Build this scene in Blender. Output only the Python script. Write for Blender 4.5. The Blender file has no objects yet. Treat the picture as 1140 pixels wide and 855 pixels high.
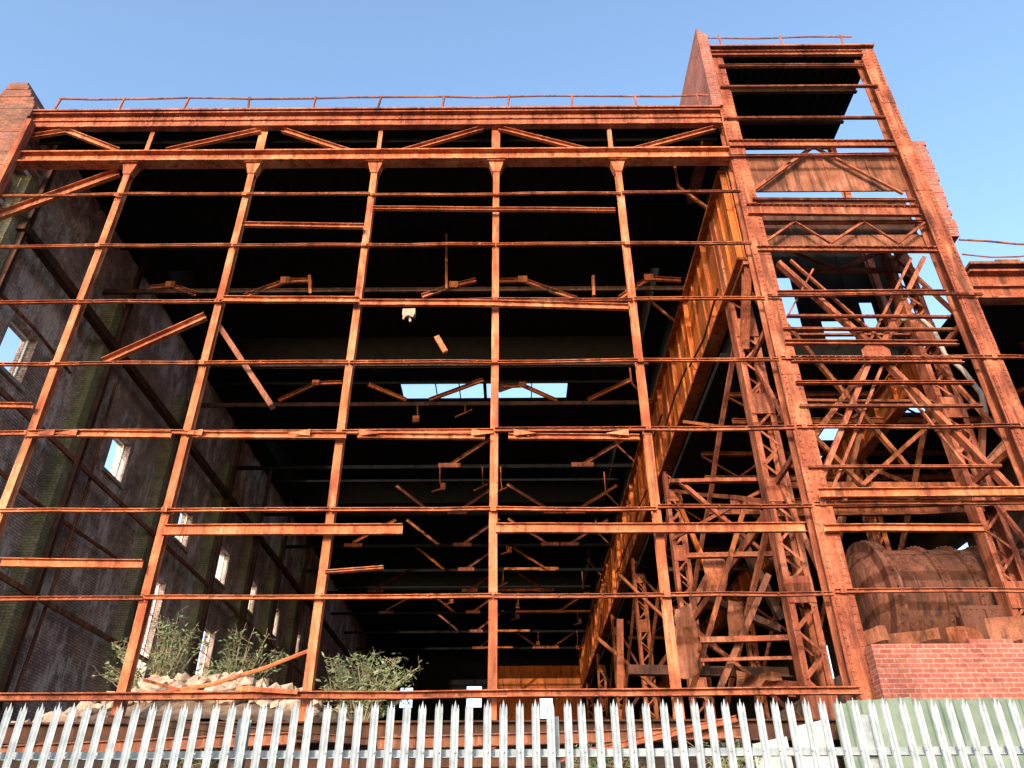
import bpy, bmesh, math, random
from math import radians, sin, cos, pi
from mathutils import Vector, Matrix, noise
random.seed(11)
V = Vector
scene = bpy.context.scene
COL = scene.collection

# ------------------------------------------------------------------ survey
FPX = 860.0
PITCH, ROLL = radians(32.4), radians(-0.35)
CAM = V((0, 0, 1.6))
R = Matrix.Rotation(pi/2 + PITCH, 3, 'X') @ Matrix.Rotation(ROLL, 3, 'Z')
def S(px, py, Y=15.0):
    """bearing measured in the photograph -> point on the vertical plane y=Y"""
    d = R @ V(((px-570)/FPX, (427.5-py)/FPX, -1))
    return CAM + d*(Y/d.y)

# ------------------------------------------------------------------ materials
def newmat(name):
    m = bpy.data.materials.new(name); m.use_nodes = True
    nt = m.node_tree
    for n in list(nt.nodes): nt.nodes.remove(n)
    out = nt.nodes.new('ShaderNodeOutputMaterial')
    b = nt.nodes.new('ShaderNodeBsdfPrincipled')
    nt.links.new(b.outputs[0], out.inputs[0])
    b.inputs['Specular IOR Level'].default_value = 0.2
    return m, nt, b
def posn(nt, scale=(1,1,1)):
    g = nt.nodes.new('ShaderNodeNewGeometry')
    mp = nt.nodes.new('ShaderNodeMapping'); mp.inputs['Scale'].default_value = scale
    nt.links.new(g.outputs['Position'], mp.inputs['Vector'])
    return mp.outputs[0]
def noi(nt, vec, scale, detail=6, rough=.6):
    n = nt.nodes.new('ShaderNodeTexNoise'); n.inputs['Scale'].default_value = scale
    n.inputs['Detail'].default_value = detail; n.inputs['Roughness'].default_value = rough
    nt.links.new(vec, n.inputs['Vector']); return n.outputs['Fac']
def ramp(nt, fac, stops):
    r = nt.nodes.new('ShaderNodeValToRGB'); e = r.color_ramp.elements
    while len(e) < len(stops): e.new(.5)
    for i, (p, c) in enumerate(stops):
        e[i].position = p
        e[i].color = (c[0], c[1], c[2], 1) if not isinstance(c, (int, float)) else (c, c, c, 1)
    nt.links.new(fac, r.inputs[0]); return r.outputs[0]
def mix(nt, fac, a, b, mode='MIX'):
    m = nt.nodes.new('ShaderNodeMix'); m.data_type = 'RGBA'; m.blend_type = mode
    for s, v in ((m.inputs[0], fac), (m.inputs[6], a), (m.inputs[7], b)):
        if isinstance(v, (int, float)): s.default_value = v
        elif isinstance(v, (tuple, list)): s.default_value = (v[0], v[1], v[2], 1)
        else: nt.links.new(v, s)
    return m.outputs[2]
def bump(nt, bsdf, h, strength=.4, dist=.02):
    b = nt.nodes.new('ShaderNodeBump'); b.inputs['Strength'].default_value = strength
    b.inputs['Distance'].default_value = dist
    nt.links.new(h, b.inputs['Height']); nt.links.new(b.outputs[0], bsdf.inputs['Normal'])

def rust(name, c1, c2, c3, dark=(.05,.02,.014), rough=.85, patch=.5, big=0):
    m, nt, b = newmat(name)
    p = posn(nt)
    n1 = noi(nt, p, 1.1, 8, .62)
    base = ramp(nt, n1, [(.36, c1), (.52, c2), (.68, c3)])
    n2 = noi(nt, p, 14, 8, .75)
    c = mix(nt, ramp(nt, n2, [(.52, 0), (.66, patch)]), base, dark)
    st = noi(nt, posn(nt, (9, 9, .8)), 1.6, 5, .6)
    c = mix(nt, ramp(nt, st, [(.54, 0), (.70, .5)]), c, tuple(min(1, v*1.3+.02) for v in c3))
    st2 = noi(nt, posn(nt, (5, 5, .5)), 1.1, 6, .6)
    c = mix(nt, ramp(nt, st2, [(.50, 0), (.66, .8)]), c, dark)
    if big:
        nb = noi(nt, p, .55, 5, .6)
        c = mix(nt, ramp(nt, nb, [(.44, 0), (.62, big)]), c, dark)
    n3 = noi(nt, p, 60, 4, .7)
    c = mix(nt, .6, c, ramp(nt, n3, [(.3, .45), (.7, 1.15)]), 'MULTIPLY')
    nt.links.new(c, b.inputs['Base Color'])
    b.inputs['Roughness'].default_value = rough
    bump(nt, b, n2, .5, .01)
    return m
def brick(name, c1, c2, mortar, moss=None, grime=.5, msize=.012, fine=.4, eff=.5):
    m, nt, b = newmat(name)
    g = nt.nodes.new('ShaderNodeNewGeometry')
    sx = nt.nodes.new('ShaderNodeSeparateXYZ'); nt.links.new(g.outputs['Position'], sx.inputs[0])
    ad = nt.nodes.new('ShaderNodeMath'); ad.operation = 'ADD'
    nt.links.new(sx.outputs[0], ad.inputs[0]); nt.links.new(sx.outputs[1], ad.inputs[1])
    cb = nt.nodes.new('ShaderNodeCombineXYZ')
    nt.links.new(ad.outputs[0], cb.inputs[0]); nt.links.new(sx.outputs[2], cb.inputs[1])
    t = nt.nodes.new('ShaderNodeTexBrick'); nt.links.new(cb.outputs[0], t.inputs['Vector'])
    t.inputs['Color1'].default_value = (*c1, 1); t.inputs['Color2'].default_value = (*c2, 1)
    t.inputs['Mortar'].default_value = (*mortar, 1)
    t.inputs['Scale'].default_value = 1; t.inputs['Brick Width'].default_value = .235
    t.inputs['Row Height'].default_value = .085; t.inputs['Mortar Size'].default_value = msize
    t.inputs['Mortar Smooth'].default_value = .1; t.inputs['Bias'].default_value = -.1
    c = t.outputs['Color']; p = posn(nt)
    n = noi(nt, p, 1.1, 8, .65)
    c = mix(nt, 1.0, c, ramp(nt, n, [(.3, 1-grime), (.65, 1.15)]), 'MULTIPLY')
    n2 = noi(nt, p, 12, 6, .7)
    c = mix(nt, fine, c, ramp(nt, n2, [(.35, .35), (.65, 1.25)]), 'MULTIPLY')
    if moss:
        ns = noi(nt, posn(nt, (.6, .6, .25)), 1.3, 9, .8)
        c = mix(nt, ramp(nt, ns, [(.50, 0), (.58, eff)]), c, (.70, .62, .60))
        ns = noi(nt, posn(nt, (.9, .9, .10)), 1.0, 8, .75)
        c = mix(nt, ramp(nt, ns, [(.56, 0), (.68, .6)]), c, moss)
    nt.links.new(c, b.inputs['Base Color']); b.inputs['Roughness'].default_value = .93
    inv = nt.nodes.new('ShaderNodeMath'); inv.operation = 'SUBTRACT'; nt.links.new(n2, inv.inputs[0]); nt.links.new(t.outputs['Fac'], inv.inputs[1])
    bump(nt, b, inv.outputs[0], .6, .012)
    return m
def plain(name, c1, c2, scale=3, rough=.85, metallic=0, bs=.3):
    m, nt, b = newmat(name); p = posn(nt)
    n = noi(nt, p, scale, 8, .65)
    nt.links.new(ramp(nt, n, [(.35, c1), (.65, c2)]), b.inputs['Base Color'])
    b.inputs['Roughness'].default_value = rough; b.inputs['Metallic'].default_value = metallic
    bump(nt, b, noi(nt, p, scale*6, 5, .7), bs, .01)
    return m

M_RUST = rust('rust_frame', (.28,.066,.029), (.48,.145,.062), (.60,.25,.135), dark=(.12,.034,.02), patch=.6)
M_RED = rust('rust_tower', (.18,.043,.024), (.32,.09,.046), (.45,.17,.095), dark=(.055,.02,.014), patch=.7)
M_ORANGE = rust('rust_orange', (.38,.08,.017), (.56,.14,.027), (.64,.23,.06), dark=(.09,.024,.01), patch=.85, big=.65)
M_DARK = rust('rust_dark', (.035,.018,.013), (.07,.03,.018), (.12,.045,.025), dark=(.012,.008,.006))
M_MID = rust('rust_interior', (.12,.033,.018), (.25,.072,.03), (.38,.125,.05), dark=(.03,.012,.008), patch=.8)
M_SHEET = rust('rust_sheet', (.13,.048,.03), (.23,.08,.043), (.34,.14,.09), dark=(.045,.022,.016))
M_BOIL = rust('rust_boiler', (.08,.03,.022), (.16,.054,.034), (.28,.11,.07), dark=(.028,.016,.012), patch=.8, big=.6)
M_ROOF = plain('shade_black_sheeting', (.003,.003,.003), (.008,.0065,.006), 2, 1.0)  # near-black: the dark of the unlit interior is put into the colour
M_BRICK = brick('red_brick', (.36,.105,.078), (.27,.07,.053), (.32,.22,.19), None, .45, .009, .55)
M_PIER = brick('rusty_brick', (.36,.125,.08), (.22,.08,.055), (.14,.10,.085), None, .55, .014)
M_OLD = brick('old_mossy_brick', (.62,.40,.33), (.36,.24,.215), (.22,.19,.18), (.19,.19,.08), .6, .016, .5, .7)
M_MOSSP = brick('mossy_pier_brick', (.30,.24,.13), (.22,.18,.10), (.13,.12,.08), (.21,.22,.07), .6, .014, .5, .1)
M_DBRICK = brick('dark_brick', (.08,.045,.035), (.055,.034,.03), (.05,.042,.036), None, .6)
M_GALV = plain('galvanised_steel', (.21,.245,.28), (.34,.385,.42), 9, .75, 0, .12)
M_STONE = plain('broken_masonry', (.26,.17,.125), (.52,.39,.31), 6)
M_SOIL = plain('soil_and_rubble', (.10,.068,.05), (.24,.165,.12), 7, .95, 0, .9)
M_GROUND = plain('concrete_ground', (.10,.10,.095), (.17,.165,.155), 1.5, .95)
M_GREEN = plain('pale_green_hoarding', (.09,.13,.105), (.17,.215,.175), 1.6, .8)
M_BOARD = plain('dirty_white_board', (.25,.25,.24), (.45,.45,.43), 3, .8)
M_WHITE = plain('white_frame_paint', (.55,.55,.53), (.75,.75,.72), 3, .7)
M_GREY = plain('grey_pipe', (.22,.18,.16), (.42,.36,.32), 5, .7)
M_LEAF = plain('grey_green_leaf', (.10,.15,.07), (.23,.30,.16), 9, .7)
M_LEAF2 = plain('dark_ivy_leaf', (.04,.065,.022), (.09,.12,.04), 9, .7)
M_STEM = plain('dry_stem', (.22,.17,.10), (.34,.27,.19), 9)

# ------------------------------------------------------------------ mesh builder
def pbox(w, h): return [(-w/2,-h/2),(w/2,-h/2),(w/2,h/2),(-w/2,h/2)]
def pI(w, h, t=.02, tw=.015):
    a, b = w/2, h/2
    return [(-a,-b),(a,-b),(a,-b+t),(tw/2,-b+t),(tw/2,b-t),(a,b-t),(a,b),(-a,b),(-a,b-t),(-tw/2,b-t),(-tw/2,-b+t),(-a,-b+t)]
def pC(w, h, t=.015):
    a, b = w/2, h/2
    return [(-a,-b),(a,-b),(a,-b+t),(-a+t,-b+t),(-a+t,b-t),(a,b-t),(a,b),(-a,b)]
def pL(w, h, t=.014):
    a, b = w/2, h/2
    return [(-a,-b),(a,-b),(a,-b+t),(-a+t,-b+t),(-a+t,b),(-a,b)]
class MB:
    def __init__(s): s.v = []; s.f = []
    def poly(s, pts, faces):
        o = len(s.v); s.v += [V(p) for p in pts]; s.f += [tuple(i+o for i in f) for f in faces]
    def box(s, x0, x1, y0, y1, z0, z1):
        s.poly([(x0,y0,z0),(x1,y0,z0),(x1,y1,z0),(x0,y1,z0),(x0,y0,z1),(x1,y0,z1),(x1,y1,z1),(x0,y1,z1)],
               [(0,3,2,1),(4,5,6,7),(0,1,5,4),(1,2,6,5),(2,3,7,6),(3,0,4,7)])
    def beam(s, p0, p1, prof, amp=0.0, up=None, seg=None, sag=0.0):
        p0, p1 = V(p0), V(p1); a = (p1-p0); L = a.length; a.normalize()
        if up is None: up = V((0,0,1)) if abs(a.z) < .8 else V((0,1,0))
        u = a.cross(V(up)).normalized(); w = u.cross(a).normalized()
        if abs(a.z) >= .8 and u.x < 0: u = -u
        n = seg or (max(1, int(L/1.0)) if (amp or sag) else 1)
        k = len(prof); rings = []; sd = random.random()*100
        for i in range(n+1):
            t = i/n; c = p0.lerp(p1, t)
            if amp:
                e = noise.noise_vector(V((t*L*.45+sd, sd, 0)))*amp*min(1, 4*t*(1-t)+.15)
                c = c+u*e.x+w*e.y
            if sag: c = c - V((0,0,1))*sag*4*t*(1-t)
            rings.append([c+u*q[0]+w*q[1] for q in prof])
        pts = [p for r in rings for p in r]; fs = []
        for i in range(n):
            for j in range(k):
                fs.append((i*k+j, i*k+(j+1)%k, (i+1)*k+(j+1)%k, (i+1)*k+j))
        fs.append(tuple(range(k-1,-1,-1))); fs.append(tuple(n*k+j for j in range(k)))
        s.poly(pts, fs)
    def rivets(s, p0, p1, nrm, sp=.16, r=.022):
        p0, p1, nrm = V(p0), V(p1), V(nrm).normalized(); L = (p1-p0).length
        n = max(1, int(L/sp)); t1 = (p1-p0).normalized(); t2 = nrm.cross(t1).normalized()
        for i in range(n+1):
            c = p0.lerp(p1, (i+.5)/(n+1)); pts = []
            for rr, h in ((r, -.002), (r*.62, r*.7)):
                for j in range(6):
                    an = j*pi/3; pts.append(c+(t1*cos(an)+t2*sin(an))*rr+nrm*h)
            s.poly(pts, [tuple((j, (j+1)%6, 6+(j+1)%6, 6+j)) for j in range(6)]+[(6,7,8,9,10,11)])
    def tube(s, path, radii, k=6):
        path = [V(p) for p in path]; pts = []; n = len(path)
        for i, p in enumerate(path):
            a = (path[min(i+1,n-1)]-path[max(i-1,0)]).normalized()
            ref = V((0,0,1)) if abs(a.z) < .9 else V((1,0,0))
            u = a.cross(ref).normalized(); w = u.cross(a)
            r = radii[i] if isinstance(radii, (list, tuple)) else radii
            for j in range(k): pts.append(p+(u*cos(2*pi*j/k)+w*sin(2*pi*j/k))*r)
        fs = [(i*k+j, i*k+(j+1)%k, (i+1)*k+(j+1)%k, (i+1)*k+j) for i in range(n-1) for j in range(k)]
        fs += [tuple(range(k-1,-1,-1)), tuple((n-1)*k+j for j in range(k))]
        s.poly(pts, fs)
    def grid(s, axis, c0, c1, a0, a1, b0, b1, holes):
        A = {a0, a1}; B = {b0, b1}
        for h in holes: A |= {h[0], h[1]}; B |= {h[2], h[3]}
        A = sorted(a for a in A if a0 <= a <= a1); B = sorted(b for b in B if b0 <= b <= b1)
        def P(c, a, b): return {'X': (c,a,b), 'Y': (a,c,b), 'Z': (a,b,c)}[axis]
        def solid(i, j):
            if i < 0 or j < 0 or i >= len(A)-1 or j >= len(B)-1: return False
            x, y = (A[i]+A[i+1])/2, (B[j]+B[j+1])/2
            return not any(h[0] < x < h[1] and h[2] < y < h[3] for h in holes)
        for i in range(len(A)-1):
            for j in range(len(B)-1):
                if not solid(i, j): continue
                q = [(A[i],B[j]),(A[i+1],B[j]),(A[i+1],B[j+1]),(A[i],B[j+1])]
                s.poly([P(c0,*p) for p in q]+[P(c1,*p) for p in q], [(0,1,2,3),(7,6,5,4)])
                for (di, dj, e) in ((0,-1,(0,1)),(1,0,(1,2)),(0,1,(2,3)),(-1,0,(3,0))):
                    if not solid(i+di, j+dj):
                        a, b = q[e[0]], q[e[1]]
                        s.poly([P(c0,*a),P(c0,*b),P(c1,*b),P(c1,*a)], [(0,1,2,3)])
    def obj(s, name, mat, parent=None, smooth=False, **props):
        xs = [p.x for p in s.v]; ys = [p.y for p in s.v]; zs = [p.z for p in s.v]
        o = V(((min(xs)+max(xs))/2, (min(ys)+max(ys))/2, min(zs)))
        me = bpy.data.meshes.new(name)
        me.from_pydata([tuple(p-o) for p in s.v], [], s.f)
        bm = bmesh.new(); bm.from_mesh(me); bmesh.ops.recalc_face_normals(bm, faces=bm.faces); bm.to_mesh(me); bm.free()
        me.materials.append(mat)
        if smooth:
            for p in me.polygons: p.use_smooth = True
        ob = bpy.data.objects.new(name, me); ob.location = o; COL.objects.link(ob)
        attach(ob, parent)
        for k, v in props.items(): ob[k] = v
        return ob
WORLD = {}
def attach(ob, parent):
    if parent is not None:
        wl = WORLD.get(parent.name, parent.location.copy())
        WORLD[ob.name] = ob.location.copy()
        ob.location = ob.location - wl
        ob.parent = parent
def thing(name, loc, label, category, **kw):
    e = bpy.data.objects.new(name, None); e.location = loc; e.empty_display_size = .5
    COL.objects.link(e); e['label'] = label; e['category'] = category
    WORLD[e.name] = V(loc)
    for k, v in kw.items(): e[k] = v
    return e
def bm1(name, p0, p1, prof, mat, parent=None, **kw):
    pr = {k: kw.pop(k) for k in list(kw) if k in ('label','category','group')}
    m = MB(); m.beam(p0, p1, prof, **kw)
    return m.obj(name, mat, parent, **pr)

# ------------------------------------------------------------------ ground
m = MB(); m.poly([(-600,-200,0),(600,-200,0),(600,900,0),(-600,900,0)], [(0,1,2,3)])
m.obj('ground', M_GROUND, kind='structure')

def mh(x, y):
    h = 3.55 + .25*noise.noise(V((x*.5, y*.5, 3)))
    h += 1.38*math.exp(-((x+6.5)/2.8)**2-((y-16.9)/1.5)**2)
    h += .45*math.exp(-((x+3.2)/1.4)**2-((y-17.0)/1.6)**2)
    h += .5*math.exp(-((x+11)/1.6)**2-((y-18.5)/2)**2)
    return h + .1*noise.noise(V((x*2.3, y*2.3, 9)))
m = MB(); nx, ny = 90, 110; pts = []
for j in range(ny+1):
    for i in range(nx+1):
        x = -13.98+i*(20.4/nx); y = 15.45+j*(8/30)
        if j > 30: y = 23.45+(j-30)*(52.3/80)
        pts.append((x, y, mh(x, y)))
m.poly(pts, [(j*(nx+1)+i, j*(nx+1)+i+1, (j+1)*(nx+1)+i+1, (j+1)*(nx+1)+i) for j in range(ny) for i in range(nx)])
m.obj('earth_mound', M_SOIL, kind='structure')

# ------------------------------------------------------------------ factory hall
hall = thing('factory_hall', (0, 15, 0), 'derelict steel-framed factory hall stripped of its front cladding', 'factory building')
MX = [-10.62, -7.18, -3.78, -.40, 2.98]
ZG = [4.345+1.821*k for k in range(8)]
XL, XR = 6.38, 11.15
for x in MX:
    m = MB(); m.beam((x,15,3.4), (x,15,18.38), pI(.17,.2,.025,.03), amp=.02)
    m.poly([(x-.1,14.87,18.0),(x+.1,14.87,18.0),(x+.2,14.87,18.39),(x-.2,14.87,18.39),
            (x-.1,15.1,18.0),(x+.1,15.1,18.0),(x+.2,15.1,18.39),(x-.2,15.1,18.39)],
           [(0,1,2,3),(7,6,5,4),(0,4,5,1),(1,5,6,2),(3,2,6,7),(0,3,7,4)])
    m.box(x-.26,x+.26,14.8,15.12,18.391,18.409)
    for z in ZG[1:]:
        m.rivets((x-.05,14.885,z+.12),(x-.05,14.885,z-.12),(0,-1,0),.1,.016)
        m.rivets((x+.05,14.885,z+.12),(x+.05,14.885,z-.12),(0,-1,0),.1,.016)
    m.obj('mullion', M_RUST, hall)
def girt(x0, x1, z0, z1, h=.085, mat=M_RUST, y=14.835, par=None):
    m = MB(); m.beam((x0,y,z0),(x1,y,z1), pC(.07,h,.012), amp=.05)
    for x in MX+[XL, XR]:
        if x0 < x < x1:
            zc = z0+(z1-z0)*(x-x0)/(x1-x0)
            m.box(x-.06, x+.06, y-.05, y-.036, zc-.055, zc+.055)
            m.rivets((x,y-.05,zc-.03),(x,y-.05,zc+.03),(0,-1,0),.06,.018)
    xx = x0+.4
    while xx < x1:
        zc = z0+(z1-z0)*(xx-x0)/(x1-x0)
        m.rivets((xx,y-.037,zc),(xx+.03,y-.037,zc),(0,-1,0),1,.016)
        xx += .85
    m.obj('girt', mat, par or hall)
rows = {1: (.08,(-13.9,-7.18,-.40,6.2)), 2: (.075,(-13.9,-10.62,-3.78,2.98,6.2)), 3: (.10,(-13.9,-7.18,-.40,6.2)),
        4: (.075,(-13.9,-3.78,6.2)), 5: (.08,(-13.9,-10.62,-3.78,2.98,6.2)), 6: (.07,(-13.9,-7.18,-.40,6.2)), 7: (.06,(-13.9,-3.78,2.98,6.2))}
for k, (h, xs) in rows.items():
    for a, b in zip(xs, xs[1:]):
        e = random.uniform(-.02,.02)
        girt(a+.015, b-.015, ZG[k]+e, ZG[k]+e+random.uniform(-.02,.02), h, random.choice((M_RUST,M_RUST,M_RED)))
for (x0,y0,x1,y1,h) in [(415,232,685,234,.11),(272,250,405,252,.14),(248,333,400,334,.17),(400,337,552,338,.17),(552,338,700,342,.17),
                        (552,588,897,587,.2),(182,590,448,589,.22),(0,626,158,628,.17),(-30,451,36,452,.13),(30,483,190,484,.16),
                        (217,484,385,485,.15),(398,485,540,486,.13),(566,486,712,487,.13)]:
    Y = 14.69 if h >= .16 else 14.72
    p, q = S(x0,y0,Y), S(x1,y1,Y)
    m = MB(); m.beam(p, q, pC(.09,h,.014), amp=.02)
    m.rivets(p+V((.1,-.045,0)), q+V((-.1,-.045,0)), (0,-1,0), .7, .018)
    m.obj('sheeting_rail', M_RUST, hall)
for px in (60, 85, 225, 345, 400, 525, 572, 700):
    p = S(px, 482, 14.62); sgn = random.choice((-1,1)); m = MB()
    m.poly([p+V((0,0,-.06)), p+V((sgn*.5,0,.0)), p+V((0,0,.1)), p+V((0,.02,-.06)), p+V((sgn*.5,.02,.0)), p+V((0,.02,.1))],
           [(0,1,2),(5,4,3),(0,3,4,1),(1,4,5,2),(2,5,3,0)])
    m.obj('cleat_plate', M_RUST, hall)
x0, x1, y = -13.95, XL-.25, 14.92
m = MB()
m.box(x0,x1,y-.02,y+.02,19.95,20.42); m.box(x0,x1,y-.16,y+.16,20.42,20.46); m.box(x0,x1,y-.1,y+.1,19.91,19.95)
for z in (20.36, 20.02): m.rivets((x0,y-.021,z),(x1,y-.021,z),(0,-1,0),.2,.018)
m.box(x0,x1,y-.07,y-.022,20.2,20.25)
m.obj('top_girder', M_RED, hall)
m = MB(); m.box(x0,x1,y-.02,y+.02,18.45,18.78); m.box(x0,x1,y-.17,y+.17,18.78,18.82); m.box(x0,x1,y-.17,y+.17,18.41,18.45)
for z in (18.52, 18.71): m.rivets((x0,y-.021,z),(x1,y-.021,z),(0,-1,0),.18,.018)
m.obj('bottom_chord', M_RUST, hall)
m = MB(); m.box(x0, x1, 14.72, 15.32, 20.50, 20.56); m.obj('eaves_capping', M_RED, hall)
def tr(px, py): p = S(px, py, 14.95); return p.x, p.z
DI = [((35,152),(75,146)),((75,146),(132,168)),((185,168),(290,145)),((315,145),(392,170)),((445,170),(537,143)),((556,143),(655,168)),((702,168),(795,143))]
DI = [(tr(*a), tr(*b)) for a, b in DI]
VX = [tr(px,156)[0] for px in (165,290,422,552,680)]
m = MB()
for a, b in DI: m.beam((a[0],14.95,max(18.88,a[1])),(b[0],14.95,min(19.9,b[1])), pC(.1,.17,.015), up=(0,0,1))
for i, x in enumerate(VX): m.beam((x,15.07,18.82),(x,15.07,19.95), pL(.12 if i%2 == 0 else .24,.1))
m.obj('fascia_bracing', M_RUST, hall)
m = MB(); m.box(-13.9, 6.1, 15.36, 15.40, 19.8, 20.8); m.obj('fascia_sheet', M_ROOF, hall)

m = MB()
holesR = [(-5.2,-1.35,30.2,31.8),(-1.2,2.6,30.2,31.8),(-13.0,5.6,36,44),(-13.0,5.6,54,62),(-13.0,5.6,22.3,29)]
m.grid('Z', 20.9, 21.0, -14.4, 6.55, 15.4, 76.3, holesR)
x = -13.8
while x < 6.2:
    for (a, b) in ((15.5,22.2),(29.2,30.1),(32.0,35.9),(44.1,53.9),(62.1,76)):
        m.box(x-.02,x+.02,a,b,20.86,20.898)
    x += .4
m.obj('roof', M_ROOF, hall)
for (a, b) in ((22.3,29),(36,44),(54,62)):  # added monitors, openings out of view, to let sun onto the deep steelwork
    m = MB(); m.box(-13.3,5.9,a-.2,b+.3,22.6,22.7); m.box(-13.2,5.8,b,b+.1,21.0,22.6)
    m.box(-13.2,-13.1,a,b,21.0,22.6); m.box(5.7,5.8,a,b,21.0,22.6)
    x = -13
    while x < 5.6: m.box(x-.04,x+.04,a,a+.08,21.0,22.6); x += 2.2
    m.obj('added_sun_monitor', M_ROOF, hall)
for x in (-3.6,-2.5,.9):
    m = MB(); m.box(x,x+.05,30.2,31.8,20.92,20.98); m.obj('glazing_bar', M_DARK, hall)
m = MB()
m.poly([(-1.0,30.3,21.02),(.6,30.25,21.02),(.4,31.0,21.2),(-.6,31.5,21.1),(-.1,30.9,21.3)],[(0,1,4),(1,2,4),(2,3,4),(3,0,4)])
m.obj('torn_sheet', M_WHITE, hall)
y = 17
m = MB()
while y < 76:
    if not any(h[2]-.2 < y < h[3]+.2 for h in holesR):
        m.beam((-13.9,y,20.75),(6.2,y,20.75), pC(.07,.2,.015))
    y += 1.85
m.obj('purlin', M_ROOF, hall, kind='stuff')
G = {0: [[(165,321),(190,318),(218,327)],[(272,330),(318,313),(346,312)],[(345,308),(346,328)],[(470,330),(505,318),(530,312)],[(556,313),(582,312),(642,333)],[(690,332),(722,310),(758,312)],[(660,308),(661,330)]],
     1: [[(310,446),(352,427),(380,426)],[(410,428),(452,445)],[(478,445),(538,423)],[(560,430),(582,429),(620,446)],[(655,445),(702,423)]]}
for i, y in enumerate([20.6, 28.2, 34.2, 40, 45, 49.5, 54, 59.3, 64.8, 70.3]):
    m = MB()
    m.box(-13.98,6.0,y-.05,y+.05,18.42,18.45); m.box(-13.98,6.0,y-.01,y+.01,18.45,18.62); m.box(-13.9,6.0,y-.05,y+.05,20.45,20.58)
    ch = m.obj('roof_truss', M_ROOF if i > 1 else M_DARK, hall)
    if i in G:
        for pl in G[i]:
            m = MB()
            for a, b in zip(pl, pl[1:]): m.beam(S(*a,y), S(*b,y), pC(.1,.17,.015))
            if len(pl) == 3: p = S(*pl[1],y); m.box(p.x-.16,p.x+.16,y-.09,y-.06,p.z-.14,p.z+.13)
            br = m.obj('bracing', M_RUST if i == 0 else M_ORANGE, None); br.location -= WORLD[ch.name]; br.parent = ch
        continue
    f = lambda z: 18.55+(z-18.9)*1.75
    for j, (a, b) in enumerate(DI):
        if random.random() < .45 or j < 2: continue
        m = MB()
        m.beam((a[0],y,max(18.55,f(a[1]))),(b[0],y,max(18.55,f(b[1]))), pC(.1,.16,.015), up=(0,0,1))
        if j in (2,4,5,6):
            xc = a[0] if a[1] < b[1] else b[0]; m.box(xc-.5,xc+.6,y-.08,y-.055,18.45,18.68)
        br = m.obj('bracing', M_ORANGE if random.random() < .6 else M_MID, None)  # orange on some braces paints in sunlit glints
        br.location -= WORLD[ch.name]; br.parent = ch
    if i > 4:
        xa = random.uniform(-4,1); m = MB(); m.box(xa,min(5.9,xa+random.uniform(3,6)),y-.075,y-.055,18.5,18.66)
        br = m.obj('lit_chord_strip', M_ORANGE, None); br.location -= WORLD[ch.name]; br.parent = ch  # added orange strip, painted in for a sunlit stretch of chord
for i in range(14):
    y = random.choice([28.2,34.2,34.2,40,45,49.5,54,59.3,64.8]); x = random.uniform(-6,5.5); L = random.uniform(.3,1.2)
    m = MB(); m.tube([(x,y-.1,18.45),(x+.02,y-.1,18.45-L*.6),(x+random.uniform(-.1,.1),y-.1,18.45-L)], .03, 5)
    z = 18.45-L
    if i % 3 == 0: m.beam((x-.35,y-.1,z-.2),(x+.25,y-.1,z+.0), pL(.09,.09)); m.box(x+.1,x+.3,y-.14,y-.05,z-.1,z+.25)
    elif i % 3 == 1: m.box(x-.16,x+.12,y-.16,y-.04,z-.3,z+.02)
    else: m.beam((x-.4,y-.1,z-.25),(x+.3,y-.1,z+.1), pL(.1,.1))
    m.obj('hanging_fitting', M_ORANGE if i % 2 else M_MID, None, label='rusted fitting dangling from a roof truss', category='hanging fitting', group='rusted fittings hanging from roof trusses')
bm1('hanging_rod', S(497,238,20.4), S(497,322,20.4), pbox(.08,.08), M_RUST, label='straight rusty rod hanging from the roof truss', category='hanging rod')

YW = [17.9,24.5,31.0,36.1,40.9,45.7,51,56.5]
HL = [(y-.65,y+.65,13.4,15.0) for y in YW]+[(28.4,30.6,7.7,11.6),(35.2,36.9,8.2,11.3),(45,46.4,8.4,11.2),(50.4,51.8,8.4,11.2)]
m = MB(); m.grid('X', -14.0, -14.5, 14.9, 76.3, 0, 20.9, HL)
wall = m.obj('side_wall', M_OLD, hall)
for (a,b,c,d) in HL:
    m = MB(); w = .05
    m.box(-14.3,-14.24,a,a+w,c,d); m.box(-14.3,-14.24,b-w,b,c,d); m.box(-14.3,-14.24,a+w,b-w,d-w,d); m.box(-14.3,-14.24,a+w,b-w,c,c+w)
    if d-c > 2:
        for zz in (c+(d-c)*.33, c+(d-c)*.66): m.box(-14.29,-14.25,a+w,b-w,zz,zz+.03)
        m.box(-14.288,-14.252,(a+b)/2,(a+b)/2+.03,c+w,d-w)
    o = m.obj('window', M_WHITE, None); o.location -= WORLD[wall.name]; o.parent = wall
    m = MB(); m.box(-14.0,-13.9,a-.12,b+.12,c-.12,c-.003); m.obj('window_sill', M_GREY, hall)
for y in (15.6,21.3,27.6,33.6,38.6,43.3,48.4,54):
    m = MB(); m.box(-13.999,-13.55,y-.35,y+.35,3.3,18.38)
    m.obj('pilaster', M_MOSSP, hall)
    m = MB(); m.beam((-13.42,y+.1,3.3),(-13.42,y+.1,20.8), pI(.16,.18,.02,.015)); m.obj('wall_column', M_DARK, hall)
for z, hh in ((16.7,.26),(12.45,.15),(8.3,.15)):
    m = MB()
    if z > 16: m.box(-13.54,-13.3,15.5,76,z-hh/2,z+hh/2)
    else: m.box(-13.54,-13.46,15.5,76,z-hh/2,z+hh/2)
    m.obj('wall_ledge', M_SHEET if z < 16 else M_DARK, hall)
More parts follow.
